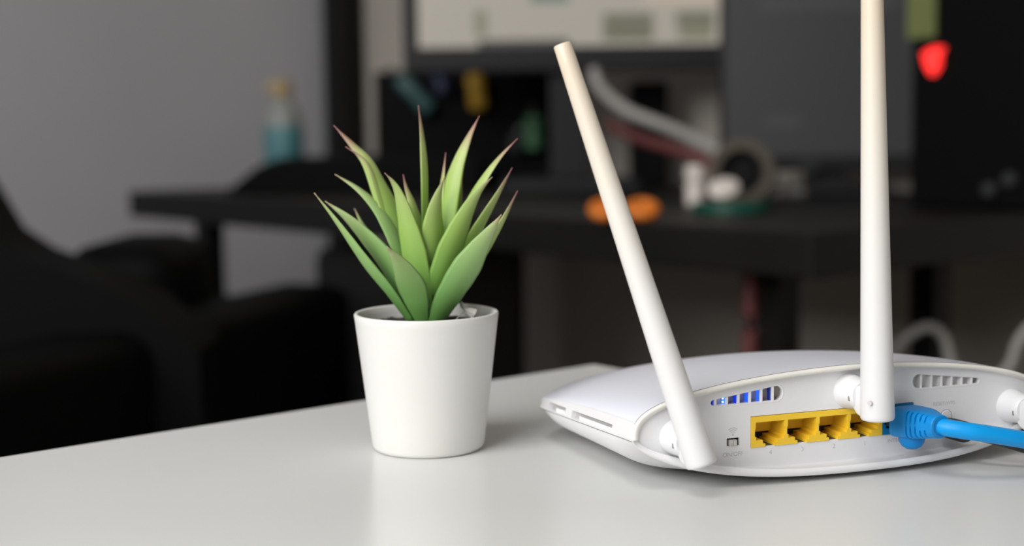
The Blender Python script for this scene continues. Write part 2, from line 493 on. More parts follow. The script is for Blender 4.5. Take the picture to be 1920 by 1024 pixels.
def pw(v): return max(0.0, v)
def in_top(x): return 19 + 20.1 * pw(1 - abs(x) ** 1.7) ** 0.37
def in_bot(x): return 19 - 15.0 * pw(1 - abs(x) ** 2.9) ** 0.62
def out_top(x): return 19.5 + 22.0 * pw(1 - abs(x) ** 1.7) ** 0.35
def out_bot(x): return 19.5 - 17.6 * pw(1 - abs(x) ** 2.9) ** 0.62
def v_top(x): return -1.6 - 1.8 * (1 - x * x)
def v_bot(x): return -1.6 - 10.6 * (1 - x * x)
UI, UO = 89.0, 91.6
NS = 120
XS = [math.sin(-math.pi / 2 + math.pi * i / NS) for i in range(NS + 1)]
def S3(p): return (p[0] * MM, p[1] * MM, p[2] * MM)
def grid(rows, close=False):
    """faces over rows of equal length"""
    n = len(rows[0])
    vs = [S3(p) for r in rows for p in r]
    fs = []
    for i in range(len(rows) - 1):
        for k in range(n - 1):
            fs.append((i * n + k, i * n + k + 1, (i + 1) * n + k + 1, (i + 1) * n + k))
    return vs, fs

# rear rim of the lid
XC = 0.982
rows = []
for du, dv, dz, inner in ((0, 6.0, 0.0, 0), (0, 1.2, 0.0, 0), (0, 0.45, -0.15, 0), (0, 0.1, -0.5, 0), (0, 0, -1.0, 0), (0, 0.05, -1.55, 0), (0, .5, 0, 1), (0, 2.0, 0, 2)):
    r = []
    for x in XS:
        k = abs(x) ** 12
        if inner == 0:
            r.append((UO * x - math.copysign(min(2.2, -dz) * k, x), v_top(x) + dv, out_top(x) + dz * (1 - k)))
        elif inner == 1:
            r.append(((UI + .35) * x, v_top(x) + dv, in_top(x) + 0.45))
        else:
            r.append((UI * x, 0.35, in_top(x)))
    rows.append(r)
rows = rows[1:]
vs, fs = grid(rows)
o = link('rear_rim', vs, fs, M['rim'], router)
sharp(o, 50)
tag(o, 'cream-yellowed rim along the back edge of the lid')

# lid top plate
def ridge_side(t): return 26.0 - 7.5 * t + 1.2 * math.sin(math.pi * t)
VF0, VFB = 94.0, 37.0
def front_v(s): return VF0 + VFB * pw(1 - abs(s) ** 2.4) ** 0.85
def front_w(s): return 18.5 + 4.5 * (1 - s * s)
SS = [math.sin(-math.pi / 2 + math.pi * i / 72) for i in range(73)]
TS = [i / 40 for i in range(41)]
def top_pt(s, t):
    x = s * XC
    u = s * (UO * XC) * (1 + 0.004 * t)
    vr = v_top(x) + 1.2
    v = vr + (front_v(s) - vr) * t
    B = t ** 1.9
    wr, wf_ = out_top(x), front_w(s)
    w = (1 - B) * wr + B * wf_
    e = ridge_side(t) - ((1 - B) * out_top(XC) + B * front_w(1))
    w += e * abs(s) ** 3
    return (u, v, w)
rows = []
for t in TS:
    rows.append([top_pt(s, t) for s in SS])
# the plate sits a hair inside the rim, with a fine joint along it
vs, fs = grid(rows)
o = link('top_plate', vs, fs, M['lid_top'], router, smooth=True)
jo = [Vector(S3((p[0], p[1] + .25, p[2] + 0.02))) for p in rows[0]]
MB().tube(jo, 0.16 * MM, 6, 1).build('lid_joint', M['seam'], router)

# lid side wall, with the two slots on the left side
ridge = [top_pt(-1, t) for t in TS] + [top_pt(s, 1) for s in SS[1:]] + [top_pt(1, t) for t in reversed(TS[:-1])]
def seam_pt(i):
    n1, n2 = len(TS), len(TS) + len(SS) - 1
    p = ridge[i]
    if i < n1: k = TS[i]
    elif i < n2: k = 1
    else: k = TS[len(ridge) - 1 - i]
    w = 19.0 - 4.6 * k
    cx, cy = 0, 55
    d = Vector((p[0] - cx, p[1] - cy, 0))
    if i < n1: off = Vector((-1.6, 0, 0))
    elif i >= n2: off = Vector((1.6, 0, 0))
    else: off = Vector((1.6 * SS[i - n1 + 1] if n1 <= i < n2 else 0, 1.6 * (1 - abs(SS[i - n1 + 1]) ** 6), 0))
    return (p[0] + off.x, p[1] + off.y, w)
seam = [seam_pt(i) for i in range(len(ridge))]
def lerp(p, q, t): return tuple(p[k] + (q[k] - p[k]) * t for k in range(3))
def up(p, d): return (p[0], p[1], p[2] + d)
levels = []
for i in range(len(ridge)):
    r, s = ridge[i], seam[i]
    hgt = r[2] - s[2]
    col = [r, (r[0] + (s[0] - r[0]) * .35, r[1] + (s[1] - r[1]) * .35, r[2] - .45)]
    for a in (3.5, 0.4, 0.0):
        f = 1 - min(a / hgt, .9)
        f2 = f ** 0.7
        col.append((r[0] + (s[0] - r[0]) * f2, r[1] + (s[1] - r[1]) * f2, s[2] + min(a, hgt * .9)))
    levels.append(col)
vs, fs, fm = [], [], []
NL = 5
for c in levels: vs += [S3(p) for p in c]
slots = []
for i in range(len(ridge) - 1):
    y0 = ridge[i][1]; y1 = ridge[i + 1][1]
    left = i < len(TS) - 1
    ym = (y0 + y1) / 2
    in_slot = left and (17.5 < ym < 58.5 or 66 < ym < 83.5)
    for k in range(NL - 1):
        a, b, c, d = i * NL + k, (i + 1) * NL + k, (i + 1) * NL + k + 1, i * NL + k + 1
        if in_slot and k == 2:
            slots.append((i, a, b, c, d))
        else:
            fs.append((a, b, c, d))
# recesses behind the slots
run = []
for i, a, b, c, d in slots:
    n = len(vs)
    for q in (a, b, c, d):
        p = vs[q]
        vs.append((p[0] + 2.0 * MM, p[1], p[2]))
    fs += [(a, b, n + 1, n), (d, c, n + 2, n + 3), (n, n + 1, n + 2, n + 3)]
    prev = any(s[0] == i - 1 for s in slots)
    nxt = any(s[0] == i + 1 for s in slots)
    if not prev: fs.append((a, d, n + 3, n))
    if not nxt: fs.append((b, c, n + 2, n + 1))
fm = [1 if all(k >= len(ridge) * NL for k in f) else 0 for f in fs]
o = link('lid_side', vs, fs, None, router, mats=[M['router'], M['slot']], fmat=fm)
sharp(o, 40)
# grey liners deep in the slots
for lo, hi in ((18.5, 57.5), (67, 82.5)):
    rws = []
    for y in (lo + 1, lo + 4, hi - 8, hi - 5):
        i = min(range(len(TS)), key=lambda k: abs(ridge[k][1] - y))
        s = seam[i]
        rws.append((s[0] + 1.2, y, s[2] + 0.42, s[2] + 1.9))
    v2 = [S3((x, y, z)) for x, y, z0, z1 in rws for z in (z0, z1)]
    link('slot_liner', v2, [(2 * i, 2 * i + 1, 2 * i + 3, 2 * i + 2) for i in range(3)], M['slat'], router)
# dark joint line between lid and base
MB().tube([Vector(S3((p[0] * 1.0005, p[1], p[2] - .12))) for p in seam], 0.17 * MM, 6, 1).build('base_joint', M['seam'], router)

# base shell: back lip, ledge and belly
rows = []
for kind in range(8):
    r = []
    for x in XS:
        k = abs(x) ** 12
        wb, vb = out_bot(x), v_bot(x)
        dz = (1 - k)
        if kind == 0: r.append((UI * x, 0.35, in_bot(x)))
        elif kind == 1: r.append(((UI + .3) * x, vb + 2.6, wb + (in_bot(x) - wb) * .92 + .1))
        elif kind == 2: r.append(((UI + .35) * x, vb + .9, max(wb + 3.0 * dz, wb)))
        elif kind == 3: r.append((UO * x * .998, vb + .25, wb + 2.55 * dz))
        elif kind == 4: r.append((UO * x, vb, wb + 1.8 * dz))
        elif kind == 5: r.append((UO * x, vb + .12, wb + .9 * dz))
        elif kind == 6: r.append((UO * x, vb + .6, wb + .25 * dz))
        else: r.append((UO * x, vb + 1.6, wb))
    rows.append(r)
vs, fs = grid(rows)
o = link('rear_lip', vs, fs, M['router'], router)
sharp(o, 60)
rows = []
n2 = len(XS)
for t in [i / 36 for i in range(37)]:
    r = []
    for x in XS:
        wb, vb = out_bot(x), v_bot(x) + 1.6
        s = x
        vf = front_v(s) + 1.6 * (1 - abs(s) ** 6)
        v = vb + (vf - vb) * t
        u = x * (UO + .36 * t * abs(x) ** 8)
        ws = 19.0 - 4.6 * t
        gl = 1 - math.sqrt(pw(1 - pw((abs(x) - .64) / .36) ** 2))
        gf = 1 - math.sqrt(pw(1 - pw((t - .74) / .26) ** 2))
        body = 2.0 + (ws - 2.0) * min(1, (gl ** 1.5 + gf ** 1.5) ** (1 / 1.5))
        q = min(1, t / .22); q = q * q * (3 - 2 * q)
        r.append((u, v, wb + (body - wb) * q))
    rows.append(r)
vs, fs = grid(rows)
link('base_shell', vs, fs, M['router'], router, smooth=True)
for u, v in ((-48, 34), (48, 34), (-48, 84), (42, 84)):
    MB().lathe([(5 * MM, 0), (5 * MM, 2.4 * MM)], 20, Matrix.Translation((u * MM, v * MM, 0))).build('foot', M['black_rubber'], router)

# ---- back panel: outline with real openings, cut as a filled outline
def lens(n=90):
    top = [(UI * math.sin(-math.pi / 2 + math.pi * i / n), in_top(math.sin(-math.pi / 2 + math.pi * i / n)) + .25) for i in range(n + 1)]
    bot = [(UI * math.sin(-math.pi / 2 + math.pi * i / n), in_bot(math.sin(-math.pi / 2 + math.pi * i / n)) - .25) for i in range(n + 1)]
    return top + bot[::-1][1:-1]
def vent_outline(u0, u1, zb, rs, rl):
    """long tapered opening: small round end at u0, large round end at u1"""
    sgn = 1 if u1 > u0 else -1
    pts = []
    c0 = (u0 + sgn * rs, zb + rs); c1 = (u1 - sgn * rl, zb + rl)
    dx, dz = c1[0] - c0[0], c1[1] - c0[1]
    L = math.hypot(dx, dz)
    th = math.atan2(dz, abs(dx)); be = math.asin((rl - rs) / L)
    a_up = math.pi / 2 + th + be          # tangent direction of the upper edge, measured for sgn = +1
    for k in range(9):
        a = a_up + (3 * math.pi / 2 - a_up) * k / 8
        pts.append((c0[0] + sgn * rs * math.cos(a), c0[1] + rs * math.sin(a)))
    for k in range(13):
        a = -math.pi / 2 + (a_up + math.pi / 2) * k / 12
        pts.append((c1[0] + sgn * rl * math.cos(a), c1[1] + rl * math.sin(a)))
    return pts
VL = vent_outline(-59.4, -29.2, 29.6, 1.05, 2.75)
VR = vent_outline(60.0, 28.8, 29.6, 1.05, 2.75)
def rect(u0, u1, z0, z1): return [(u0, z0), (u1, z0), (u1, z1), (u0, z1)]
LAN0, PITCH, PZ0, PZ1 = -42.5, 13.8, 12.35, 24.05
ENDW = 1.1
LAN1 = LAN0 + 2 * ENDW + 4 * PITCH
WAN1 = LAN1 + 14.2
SW = rect(-52.7, -47.3, 13.7, 16.7)
holes = [VL, VR, rect(LAN0 - .15, WAN1 + .15, PZ0 - .05, PZ1 + .2), SW]
def flat_with_holes(name, outer, hs, thick, material, parent, y=0.0):
    cu = bpy.data.curves.new(name, 'CURVE')
    cu.dimensions = '2D'
    cu.fill_mode = 'BOTH'
    cu.extrude = thick / 2
    for pl in [outer] + hs:
        sp_ = cu.splines.new('POLY')
        sp_.points.add(len(pl) - 1)
        for i, (a, b) in enumerate(pl):
            sp_.points[i].co = (a * MM, b * MM, 0, 1)
        sp_.use_cyclic_u = True
    tmp = bpy.data.objects.new(name, cu)
    COL.objects.link(tmp)
    bpy.context.view_layer.update()
    me = bpy.data.meshes.new_from_object(tmp.evaluated_get(bpy.context.evaluated_depsgraph_get()))
    bpy.data.objects.remove(tmp)
    for v in me.vertices:
        v.co = (v.co.x, y - v.co.z, v.co.y)
    me.materials.clear()
    me.materials.append(material)
    me.name = name
    o = bpy.data.objects.new(name, me)
    COL.objects.link(o)
    if parent: o.parent = parent
    return o
panel = flat_with_holes('back_panel', lens(), holes, 1.2 * MM, M['panel'], router, 0.6 * MM)
sharp(panel, 40)

# ---- vents: slats in front of a grey backing, lit status lights between the left ones
def vent_top(pl, u):
    best = 30.0
    n_ = len(pl)
    for i in range(n_):
        (a, za), (b, zb_) = pl[i], pl[(i + 1) % n_]
        if min(a, b) <= u <= max(a, b) and abs(b - a) > 1e-6:
            best = max(best, za + (zb_ - za) * (u - a) / (b - a))
    return best
def vent(pl, slat_us, slat_w, depth, label, backd, m_='grey_inside'):
    zb = 29.6
    us = [p[0] for p in pl]
    u0, u1 = min(us) - 1, max(us) + 1
    v = MB()
    cu_, cz_ = sum(p[0] for p in pl) / len(pl), sum(p[1] for p in pl) / len(pl)
    big = []
    for p in pl:
        d = Vector((p[0] - cu_, p[1] - cz_)); d = d * (1 + .5 / max(d.length, 1))
        big.append(((cu_ + d.x) * MM, (cz_ + d.y) * MM))
    v.prism(big, backd * MM, (backd + .6) * MM)
    n_ = len(big)
    v.add([(x, y, z) for y in (1.15 * MM, backd * MM) for x, z in big], [(i, (i + 1) % n_, n_ + (i + 1) % n_, n_ + i) for i in range(n_)])
    g = tag(v.build('vent', M[m_], router), label)
    # raised rim round the opening
    n_ = len(pl)
    area = sum(pl[i][0] * pl[(i + 1) % n_][1] - pl[(i + 1) % n_][0] * pl[i][1] for i in range(n_))
    sg = 1 if area > 0 else -1
    rv = []
    for i in range(n_):
        d = Vector((pl[(i + 1) % n_][0] - pl[i - 1][0], pl[(i + 1) % n_][1] - pl[i - 1][1])).normalized()
        nx, nz = d.y * sg, -d.x * sg
        for off, y in ((0.0, 0.05), (0.12, -.1), (.55, -.12), (.95, 0.02)):
            rv.append(((pl[i][0] + nx * off) * MM, y * MM, (pl[i][1] + nz * off) * MM))
    rf = [(i * 4 + k, ((i + 1) % n_) * 4 + k, ((i + 1) % n_) * 4 + k + 1, i * 4 + k + 1) for i in range(n_) for k in range(3)]
    MB().add(rv, rf).build('vent_rim', M['panel'], g, 50)
    for s in slat_us:
        zt = vent_top(pl, s)
        MB().box((s - slat_w / 2) * MM, (s + slat_w / 2) * MM, 0.25 * MM, depth * MM, 29.4 * MM, (zt + .25) * MM, 0.1 * MM).build('slat', M['slat'], g)
    return g
vl = vent(VL, [-57.3 + 4.83 * k for k in range(6)], 0.95, 3.5, 'left vent lit blue from inside', 3.6)
vr = vent(VR, [33.0 + 4.75 * k for k in range(6)], 0.8, 3.3, 'right vent, unlit', 3.4, 'router')
GL = [(0.02, 0.10, 1.0, 0.25), (0.04, 0.22, 1.0, 1.3), (0.0, 0.05, 1.0, 0.45), (0.01, 0.12, 1.0, 0.85), (0.02, 0.14, 1.0, 0.85), (0.0, 0.01, 0.3, 0.2)]
for k, (r_, g_, b_, e_) in enumerate(GL):
    m_ = mat('blue_light', (0.01, 0.03, 0.3), 0.25, emit=(r_, g_, b_), estr=e_)
    e = -57.3 + 4.83 * k - 0.475
    o = MB().box((e - 0.5) * MM, (e - 0.02) * MM, 1.0 * MM, 2.9 * MM, 29.5 * MM, (vent_top(VL, e - .4) + .2) * MM, 0.1 * MM).build('status_light', m_, vl)
    tag(o, 'blue status light' if e_ < 2 else 'brightest blue status light')
for z in (30.35, 31.75):
    m_ = M.get('hot') or mat('white_hot_light', (.8, .9, 1), 0.3, emit=(0.75, 0.88, 1.0), estr=3.0)
    M['hot'] = m_
    o = MB().lathe([(0.05 * MM, -.35 * MM), (0.35 * MM, -.2 * MM), (0.42 * MM, 0), (0.35 * MM, .2 * MM), (0.05 * MM, .35 * MM)], 12,
                   Matrix.Translation(((-52.47 - 0.475 - .62) * MM, 1.6 * MM, z * MM))).build('status_light', m_, vl)
    tag(o, 'white-hot point of light')

# ---- switch
sb = MB()
sb.box(-53.2 * MM, -46.8 * MM, 4.0 * MM, 4.4 * MM, 13.2 * MM, 17.2 * MM)
sb.box(-53.2 * MM, -52.75 * MM, 1.3 * MM, 4.0 * MM, 13.2 * MM, 17.2 * MM)
sb.box(-47.25 * MM, -46.8 * MM, 1.3 * MM, 4.0 * MM, 13.2 * MM, 17.2 * MM)
sb.box(-52.75 * MM, -47.25 * MM, 1.3 * MM, 4.0 * MM, 13.2 * MM, 13.65 * MM)
sb.box(-52.75 * MM, -47.25 * MM, 1.3 * MM, 4.0 * MM, 16.75 * MM, 17.2 * MM)
swt = tag(sb.build('slide_switch', M['dark'], router), 'on-off slide switch')
MB().box(-51.7 * MM, -50.15 * MM, -0.5 * MM, 4 * MM, 13.85 * MM, 16.0 * MM, 0.12 * MM).box(-50.0 * MM, -48.55 * MM, -0.5 * MM, 4 * MM, 13.85 * MM, 16.0 * MM, 0.12 * MM).build('slider', M['sprig'], swt)

# ---- ports: comb profile (opening down), walls run 11 mm deep
def port_shape(p0, lw, rw, p1):
    """outline of the frame in x-z; lw / rw: wall thickness left and right of the opening"""
    z0, z1 = PZ0, PZ1
    c = (p0 + lw + p1 - rw) / 2
    l, r = p0 + lw, p1 - rw
    return [(p0, z0), (p0, z1), (p1, z1), (p1, z0),
            (c + 2.0, z0), (c + 2.0, z0 + 1.15), (c + 3.1, z0 + 1.15), (c + 3.1, z0 + 2.55), (r - .6, z0 + 2.55), (r - .6, z0 + 3.9), (r, z0 + 3.9), (r, z0 + 6.9),
            (r - .3, z0 + 6.9), (r - .3, z1 - 2.2), (l + .3, z1 - 2.2), (l + .3, z0 + 6.9),
            (l, z0 + 6.9), (l, z0 + 3.9), (l + .6, z0 + 3.9), (l + .6, z0 + 2.55), (c - 3.1, z0 + 2.55), (c - 3.1, z0 + 1.15), (c - 2.0, z0 + 1.15), (c - 2.0, z0)]
def port(p0, lw, rw, p1, material, label):
    pts = port_shape(p0, lw, rw, p1)
    b = MB().prism([(x * MM, z * MM) for x, z in pts], -0.35 * MM, 11.5 * MM)
    o = b.build('network_port', material, router)
    tag(o, label)
    # back of the cavity: a slab with a contact block hanging in front of it
    q = MB()
    q.box((p0 + .3) * MM, (p1 - .3) * MM, 10.4 * MM, 11.2 * MM, (PZ0 + 3.4) * MM, (PZ1 - .5) * MM)
    q.box((p0 + lw + .1) * MM, (p1 - rw - .1) * MM, 9.4 * MM, 10.4 * MM, (PZ0 + 6.6) * MM, (PZ1 - 2.1) * MM)
    q.build('contact_block', material, o)
    MB().box((p0 + .2) * MM, (p1 - .2) * MM, 11.6 * MM, 12.2 * MM, (PZ0 - .3) * MM, PZ1 * MM).build('cavity', M['dark'], o)
    return o
W_ = 0.4
NUM = '4321'
for k in range(4):
    a = LAN0 + ENDW + PITCH * k
    p0 = a - (ENDW if k == 0 else 0)
    p1 = a + PITCH + (ENDW if k == 3 else 0)
    port(p0, W_ + (ENDW if k == 0 else 0), W_ + (ENDW if k == 3 else 0), p1, M['yellow'], 'yellow network port above the number ' + NUM[k])
port(LAN1 + .05, 1.1, 1.1, WAN1, M['blue_port'], 'blue network port that takes the plug')
MB().box((LAN0 + .1) * MM, (WAN1 - .1) * MM, 0.6 * MM, 12.5 * MM, (PZ0 - 1.4) * MM, (PZ0 - .06) * MM).build('circuit_board', M['board'], router)

# ---- button beside the plug
bt = Matrix.Translation((44.6 * MM, 0, 17.4 * MM)) @ Matrix.Rotation(math.pi / 2, 4, 'X')
tag(MB().lathe([(2.75 * MM, 0.0), (2.75 * MM, 0.12 * MM), (2.55 * MM, 0.13 * MM), (2.55 * MM, 0.0)], 40, bt, close=False).build('button_ring', M['seam'], router), 'dark gap round the button')
MB().lathe([(2.5 * MM, -.3 * MM), (2.5 * MM, 0.2 * MM), (2.3 * MM, .4 * MM), (0.1 * MM, .45 * MM)], 40, bt).build('button', M['panel'], router)

# ---- printed words and signs
def text(body, u, z, size, align='CENTER'):
    cu = bpy.data.curves.new('lettering', 'FONT')
    cu.body = body
    cu.size = size * MM
    cu.align_x = align
    cu.align_y = 'CENTER'
    cu.extrude = 0.02 * MM
    tmp = bpy.data.objects.new('lettering', cu)
    COL.objects.link(tmp)
    bpy.context.view_layer.update()
    me = bpy.data.meshes.new_from_object(tmp.evaluated_get(bpy.context.evaluated_depsgraph_get()))
    bpy.data.objects.remove(tmp)
    for v in me.vertices:
        v.co = (v.co.x + u * MM, -0.03 * MM - v.co.z, v.co.y + z * MM)
    me.materials.clear()
    me.materials.append(M['print'])
    o = bpy.data.objects.new('lettering', me)
    COL.objects.link(o)
    o.parent = router
    return o
for k in range(4):
    text(NUM[k], LAN0 + ENDW + PITCH * (k + .5) + .4, 9.8, 2.5)
text('ON/OFF', -50.1, 10.45, 2.35)
text('INTERNET', 17.6, 9.7, 2.2, 'LEFT')
text('POWER', 32.5, 9.7, 2.2, 'LEFT')
text('RESET/WPS', 43.6, 22.6, 2.1)
w_ = MB()
for r0, r1 in ((0.0, .38), (.95, 1.25), (1.75, 2.05), (2.5, 2.8)):
    n = 14
    a0, a1 = (0, 2 * math.pi) if r0 == 0 else (math.radians(47), math.radians(133))
    vs = []
    for k in range(n + 1):
        a = a0 + (a1 - a0) * k / n
        for r in (max(r0, .01), r1):
            vs.append(((-50.1 + r * math.cos(a)) * MM, -0.03 * MM, (17.9 + r * math.sin(a)) * MM))
    w_.add(vs, [(2 * k, 2 * k + 1, 2 * k + 3, 2 * k + 2) for k in range(n)])
tag(w_.build('wireless_sign', M['print'], router), 'printed fan-shaped wireless sign')

# ---- antennas
def antenna(base_u, base_z, p0, p1, r0, r1, label, tabdir=1):
    p0, p1 = Vector(p0) * MM, Vector(p1) * MM
    ax = (p1 - p0)
    L = ax.length
    mt = axis_mtx(p0, ax)
    q0, q1 = r0 * MM, r1 * MM
    prof = [(0.05 * MM, 0.0), (q0 * .82, 0.0), (q0 * .93, 0.25 * MM), (q0 * .985, 0.8 * MM), (q0, 1.8 * MM)]
    for k in range(1, 20):
        t = k / 20
        prof.append((q0 + (q1 - q0) * (t ** 0.92), 1.8 * MM + (L - 2.6 * MM) * t))
    prof += [(q1, L - .5 * MM), (q1 * .95, L - .12 * MM), (q1 * .88, L), (0.05 * MM, L)]
    b = MB().lathe(prof, 56)
    o = link('antenna', b.v, b.f, M['antenna'], router)
    o.matrix_local = mt
    sharp(o, 50)
    tag(o, label)
    inv = mt.inverted()
    def sub(name, mb, m, lab=None):
        mb.v = [tuple(inv @ Vector(v)) for v in mb.v]
        s = mb.build(name, m, o, 40)
        if lab: tag(s, lab)
        return s
    st = Matrix.Translation((base_u * MM, 0, base_z * MM)) @ Matrix.Rotation(math.pi / 2, 4, 'X')
    c = MB().lathe([(6.9 * MM, -.2 * MM), (6.9 * MM, .4 * MM), (6.7 * MM, 1.2 * MM), (6.3 * MM, 4 * MM), (5.9 * MM, 7 * MM), (5.5 * MM, 9 * MM), (4.9 * MM, 9.8 * MM), (0.1 * MM, 10 * MM)], 44, st)
    sub('antenna_base', c, M['router'])
    # notch in the base that lets the joint turn
    nt_ = MB().box((base_u - 5.68) * MM, (base_u - 5.0) * MM, -8.7 * MM, -8.0 * MM, (base_z - 2.0) * MM, (base_z - .2) * MM)
    sub('notch', nt_, M['seam'])
    # rounded hinge tab between base and antenna
    h = MB()
    hm = Matrix.Translation((base_u * MM, -12.6 * MM, (base_z - 1.6) * MM)) @ Matrix.Rotation(math.pi / 2, 4, 'Y')
    h.lathe([(5.0 * MM, -3.4 * MM), (5.6 * MM, -3.2 * MM), (6.0 * MM, -2.6 * MM), (6.0 * MM, 2.6 * MM), (5.6 * MM, 3.2 * MM), (5.0 * MM, 3.4 * MM)], 40, hm)
    sub('hinge', h, M['router'])
    return o, sub
antenna(-73.5, 19.1, (-71.3, -16.2, 11.8), (-112.2, 13, 162.6), 5.75, 3.3, 'left antenna, tilted left with a yellowed tip')
o, sub = antenna(0.0, 30.9, (1.45, -17, 22.7), (-3.1, -16, 192), 6.35, 3.85, 'middle antenna, upright')
pn = MB().lathe([(0.85 * MM, -.4 * MM), (0.85 * MM, 0.12 * MM), (0.05 * MM, 0.14 * MM)], 16, axis_mtx(((-4.75) * MM, -17 * MM - 4.0 * MM, 30.2 * MM), (-.78, -.62, 0)))
sub('hinge_pin', pn, M['pin'])
antenna(75.5, 19.3, (77.0, -17, 12.6), (125, -8, 172), 6.35, 3.85, 'right antenna, tilted right')

# ------------------------------------------------------------------ blue network cable plugged into the router
rm_ = Matrix.Translation(RO) @ Matrix.Rotation(RZ, 4, 'Z')
ethernet = thing('network_cable', 'bright blue network cable plugged into the back of the router', 'cable', rm_ @ Vector((0.022, -0.004, 0.018)), RZ)
def E(u, v, w): return Vector(((u - 22) * MM, (v + 4) * MM, (w - 18) * MM))
# moulded boot: loft of rounded rectangles along its axis
secs = []
NB = 48
S_ = [0, .35, 1.2, 3, 6, 9, 10.4]
ribs = []
p = 11.0
for k in range(5):
    ribs.append((p, p + .8)); p += 2.15
for a, b in ribs: S_ += [a - .02, a + .02, b - .02, b + .02]
S_ += [22.2, 23.0, 23.35, 23.5]
def boot_dim(s):
    if s < 10: return 6.9, 6.0 - .25 * s / 10
    k = (s - 10) / 13.5
    k = k * k * (3 - 2 * k)
    return 6.9 + (4.3 - 6.9) * k, 5.75 + (4.4 - 5.75) * k
vs, fs = [], []
for s in S_:
    hw, hh = boot_dim(s)
    edge = 0.9 if s == 0 else (.97 if s < .5 else 1)
    if s >= 23.3: edge = .94 if s < 23.4 else .8
    ex = 2 / (5.5 - 3.2 * min(1, max(0, s - 8) / 15))
    groove = any(a < s < b for a, b in ribs)
    cz = 18.3 + s * 0.085
    for k in range(NB):
        a = 2 * math.pi * k / NB
        ca, sa = math.cos(a), math.sin(a)
        x = math.copysign(abs(ca) ** ex, ca) * hw * edge
        z = math.copysign(abs(sa) ** ex, sa) * hh * edge
        if groove and abs(ca) > .35 and abs(z) > 1.7 and abs(z) < hh * .9:
            x *= .84
        vs.append(E(22 + x, -4 - s, cz + z))
for i in range(len(S_) - 1):
    for k in range(NB):
        fs.append((i * NB + k, i * NB + (k + 1) % NB, (i + 1) * NB + (k + 1) % NB, (i + 1) * NB + k))
fs += [tuple(range(NB)), tuple((len(S_) - 1) * NB + k for k in range(NB))]
sharp(link('plug_boot', vs, fs, M['blue'], ethernet), 30)
# latch bump under the boot
k_ = MB().lathe([(0.05 * MM, -5.2 * MM), (2.2 * MM, -4.8 * MM), (3.8 * MM, -3.8 * MM), (4.8 * MM, -2.2 * MM), (5.1 * MM, 0), (5.0 * MM, 3 * MM)], 36)
for i, v in enumerate(k_.v): k_.v[i] = tuple(E(22, -9.5, 13.3) + Vector((v[0], v[1] * 1.0, v[2])))
k_.build('latch_cover', M['blue'], ethernet, 40)
MB().box(-5.2 * MM, 5.2 * MM, -.5 * MM, 10 * MM, -2.2 * MM, 3.3 * MM, .3 * MM).build('plug_body', M['greyplast'], ethernet)
ax_ = axis_mtx(E(22, -27.35, 20.3), (0.02, -1, 0.05))
MB().lathe([(4.2 * MM, 0), (3.75 * MM, .3 * MM), (3.3 * MM, .32 * MM), (3.3 * MM, 0)], 32, ax_, close=False).build('hollow_shade_ring', M['blue_port'], ethernet, 40)  # darker ring in place of the shaded hollow round the cable
cab = [E(22, -24, 20.2), E(24.2, -28.5, 20.0), E(28.5, -32.5, 19.4), E(35, -35.5, 18.4), E(51, -38.5, 15.2), E(75, -39, 9.6), E(105, -36, 6.0), E(135, -30, 3.6),
       E(152, -28, -3), E(160, -28, -30), E(162, -28, -200), E(160, -25, -520)]
MB().tube(cab, 3.25 * MM, 24, 8).build('cable', M['cable_blue'], ethernet, 60)

# black power lead behind it
power = thing('power_lead', 'black power lead behind the blue network cable', 'cable', rm_ @ Vector((0.043, -0.001, 0.0128)), RZ)
def Pw(u, v, w): return Vector(((u - 43) * MM, (v + 1) * MM, (w - 12.8) * MM))
pb = MB().lathe([(3.6 * MM, 0), (4.0 * MM, .5 * MM), (4.2 * MM, 3 * MM), (4.2 * MM, 9 * MM), (3.6 * MM, 10.5 * MM), (2.0 * MM, 11 * MM)], 28, axis_mtx(Pw(44.2, -1, 13.2), (0.25, -1, -.05)))
pb.build('plug', M['black_rubber'], power, 40)
MB().tube([Pw(46.4, -11, 12.6), Pw(50, -15.5, 11.5), Pw(57, -21, 9.6), Pw(68, -26, 6.2), Pw(84, -28, 2.4), Pw(110, -24, 2.0), Pw(138, -16, 1.9), Pw(150, -14, -4),
           Pw(155, -14, -30), Pw(156, -12, -300), Pw(154, -10, -560)], 1.7 * MM, 14, 8).build('cable', M['black_rubber'], power, 60)

# ------------------------------------------------------------------ dark desk behind, with what stands on it
DZ = 0.77
desk = thing('dark_desk', 'long black-brown desk at the back under the monitors', 'desk', room(-2.37, 1.085, 0), ROOM_RZ)
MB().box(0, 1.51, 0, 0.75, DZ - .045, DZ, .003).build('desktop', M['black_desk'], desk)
for x, y in ((.24, .03), (.24, .68), (1.36, .13), (1.36, .42)):
    MB().box(x - .018, x + .018, y - .018, y + .018, 0, DZ - .045, .002).build('leg', M['black_desk'], desk)

def obj_at(mb, name, material, loc, label, cat, smooth=40, rz=0.0, group=None):
    o = mb.build(name, material, None, smooth)
    o.location = loc
    o.rotation_euler = (0, 0, rz)
    return tag(o, label, cat, group)

# black bag lying on the left half of the desk
bag = MB().prism([(0, 0), (.42, 0), (.42, .05), (.40, .058), (.09, .058), (.055, .045), (.012, .012)], 0, .17)
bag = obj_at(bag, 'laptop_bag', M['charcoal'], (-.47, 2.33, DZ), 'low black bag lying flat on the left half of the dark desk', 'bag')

bv = bag.modifiers.new('soft edge', 'BEVEL')
bv.width, bv.segments, bv.limit_method = .006, 3, 'ANGLE'

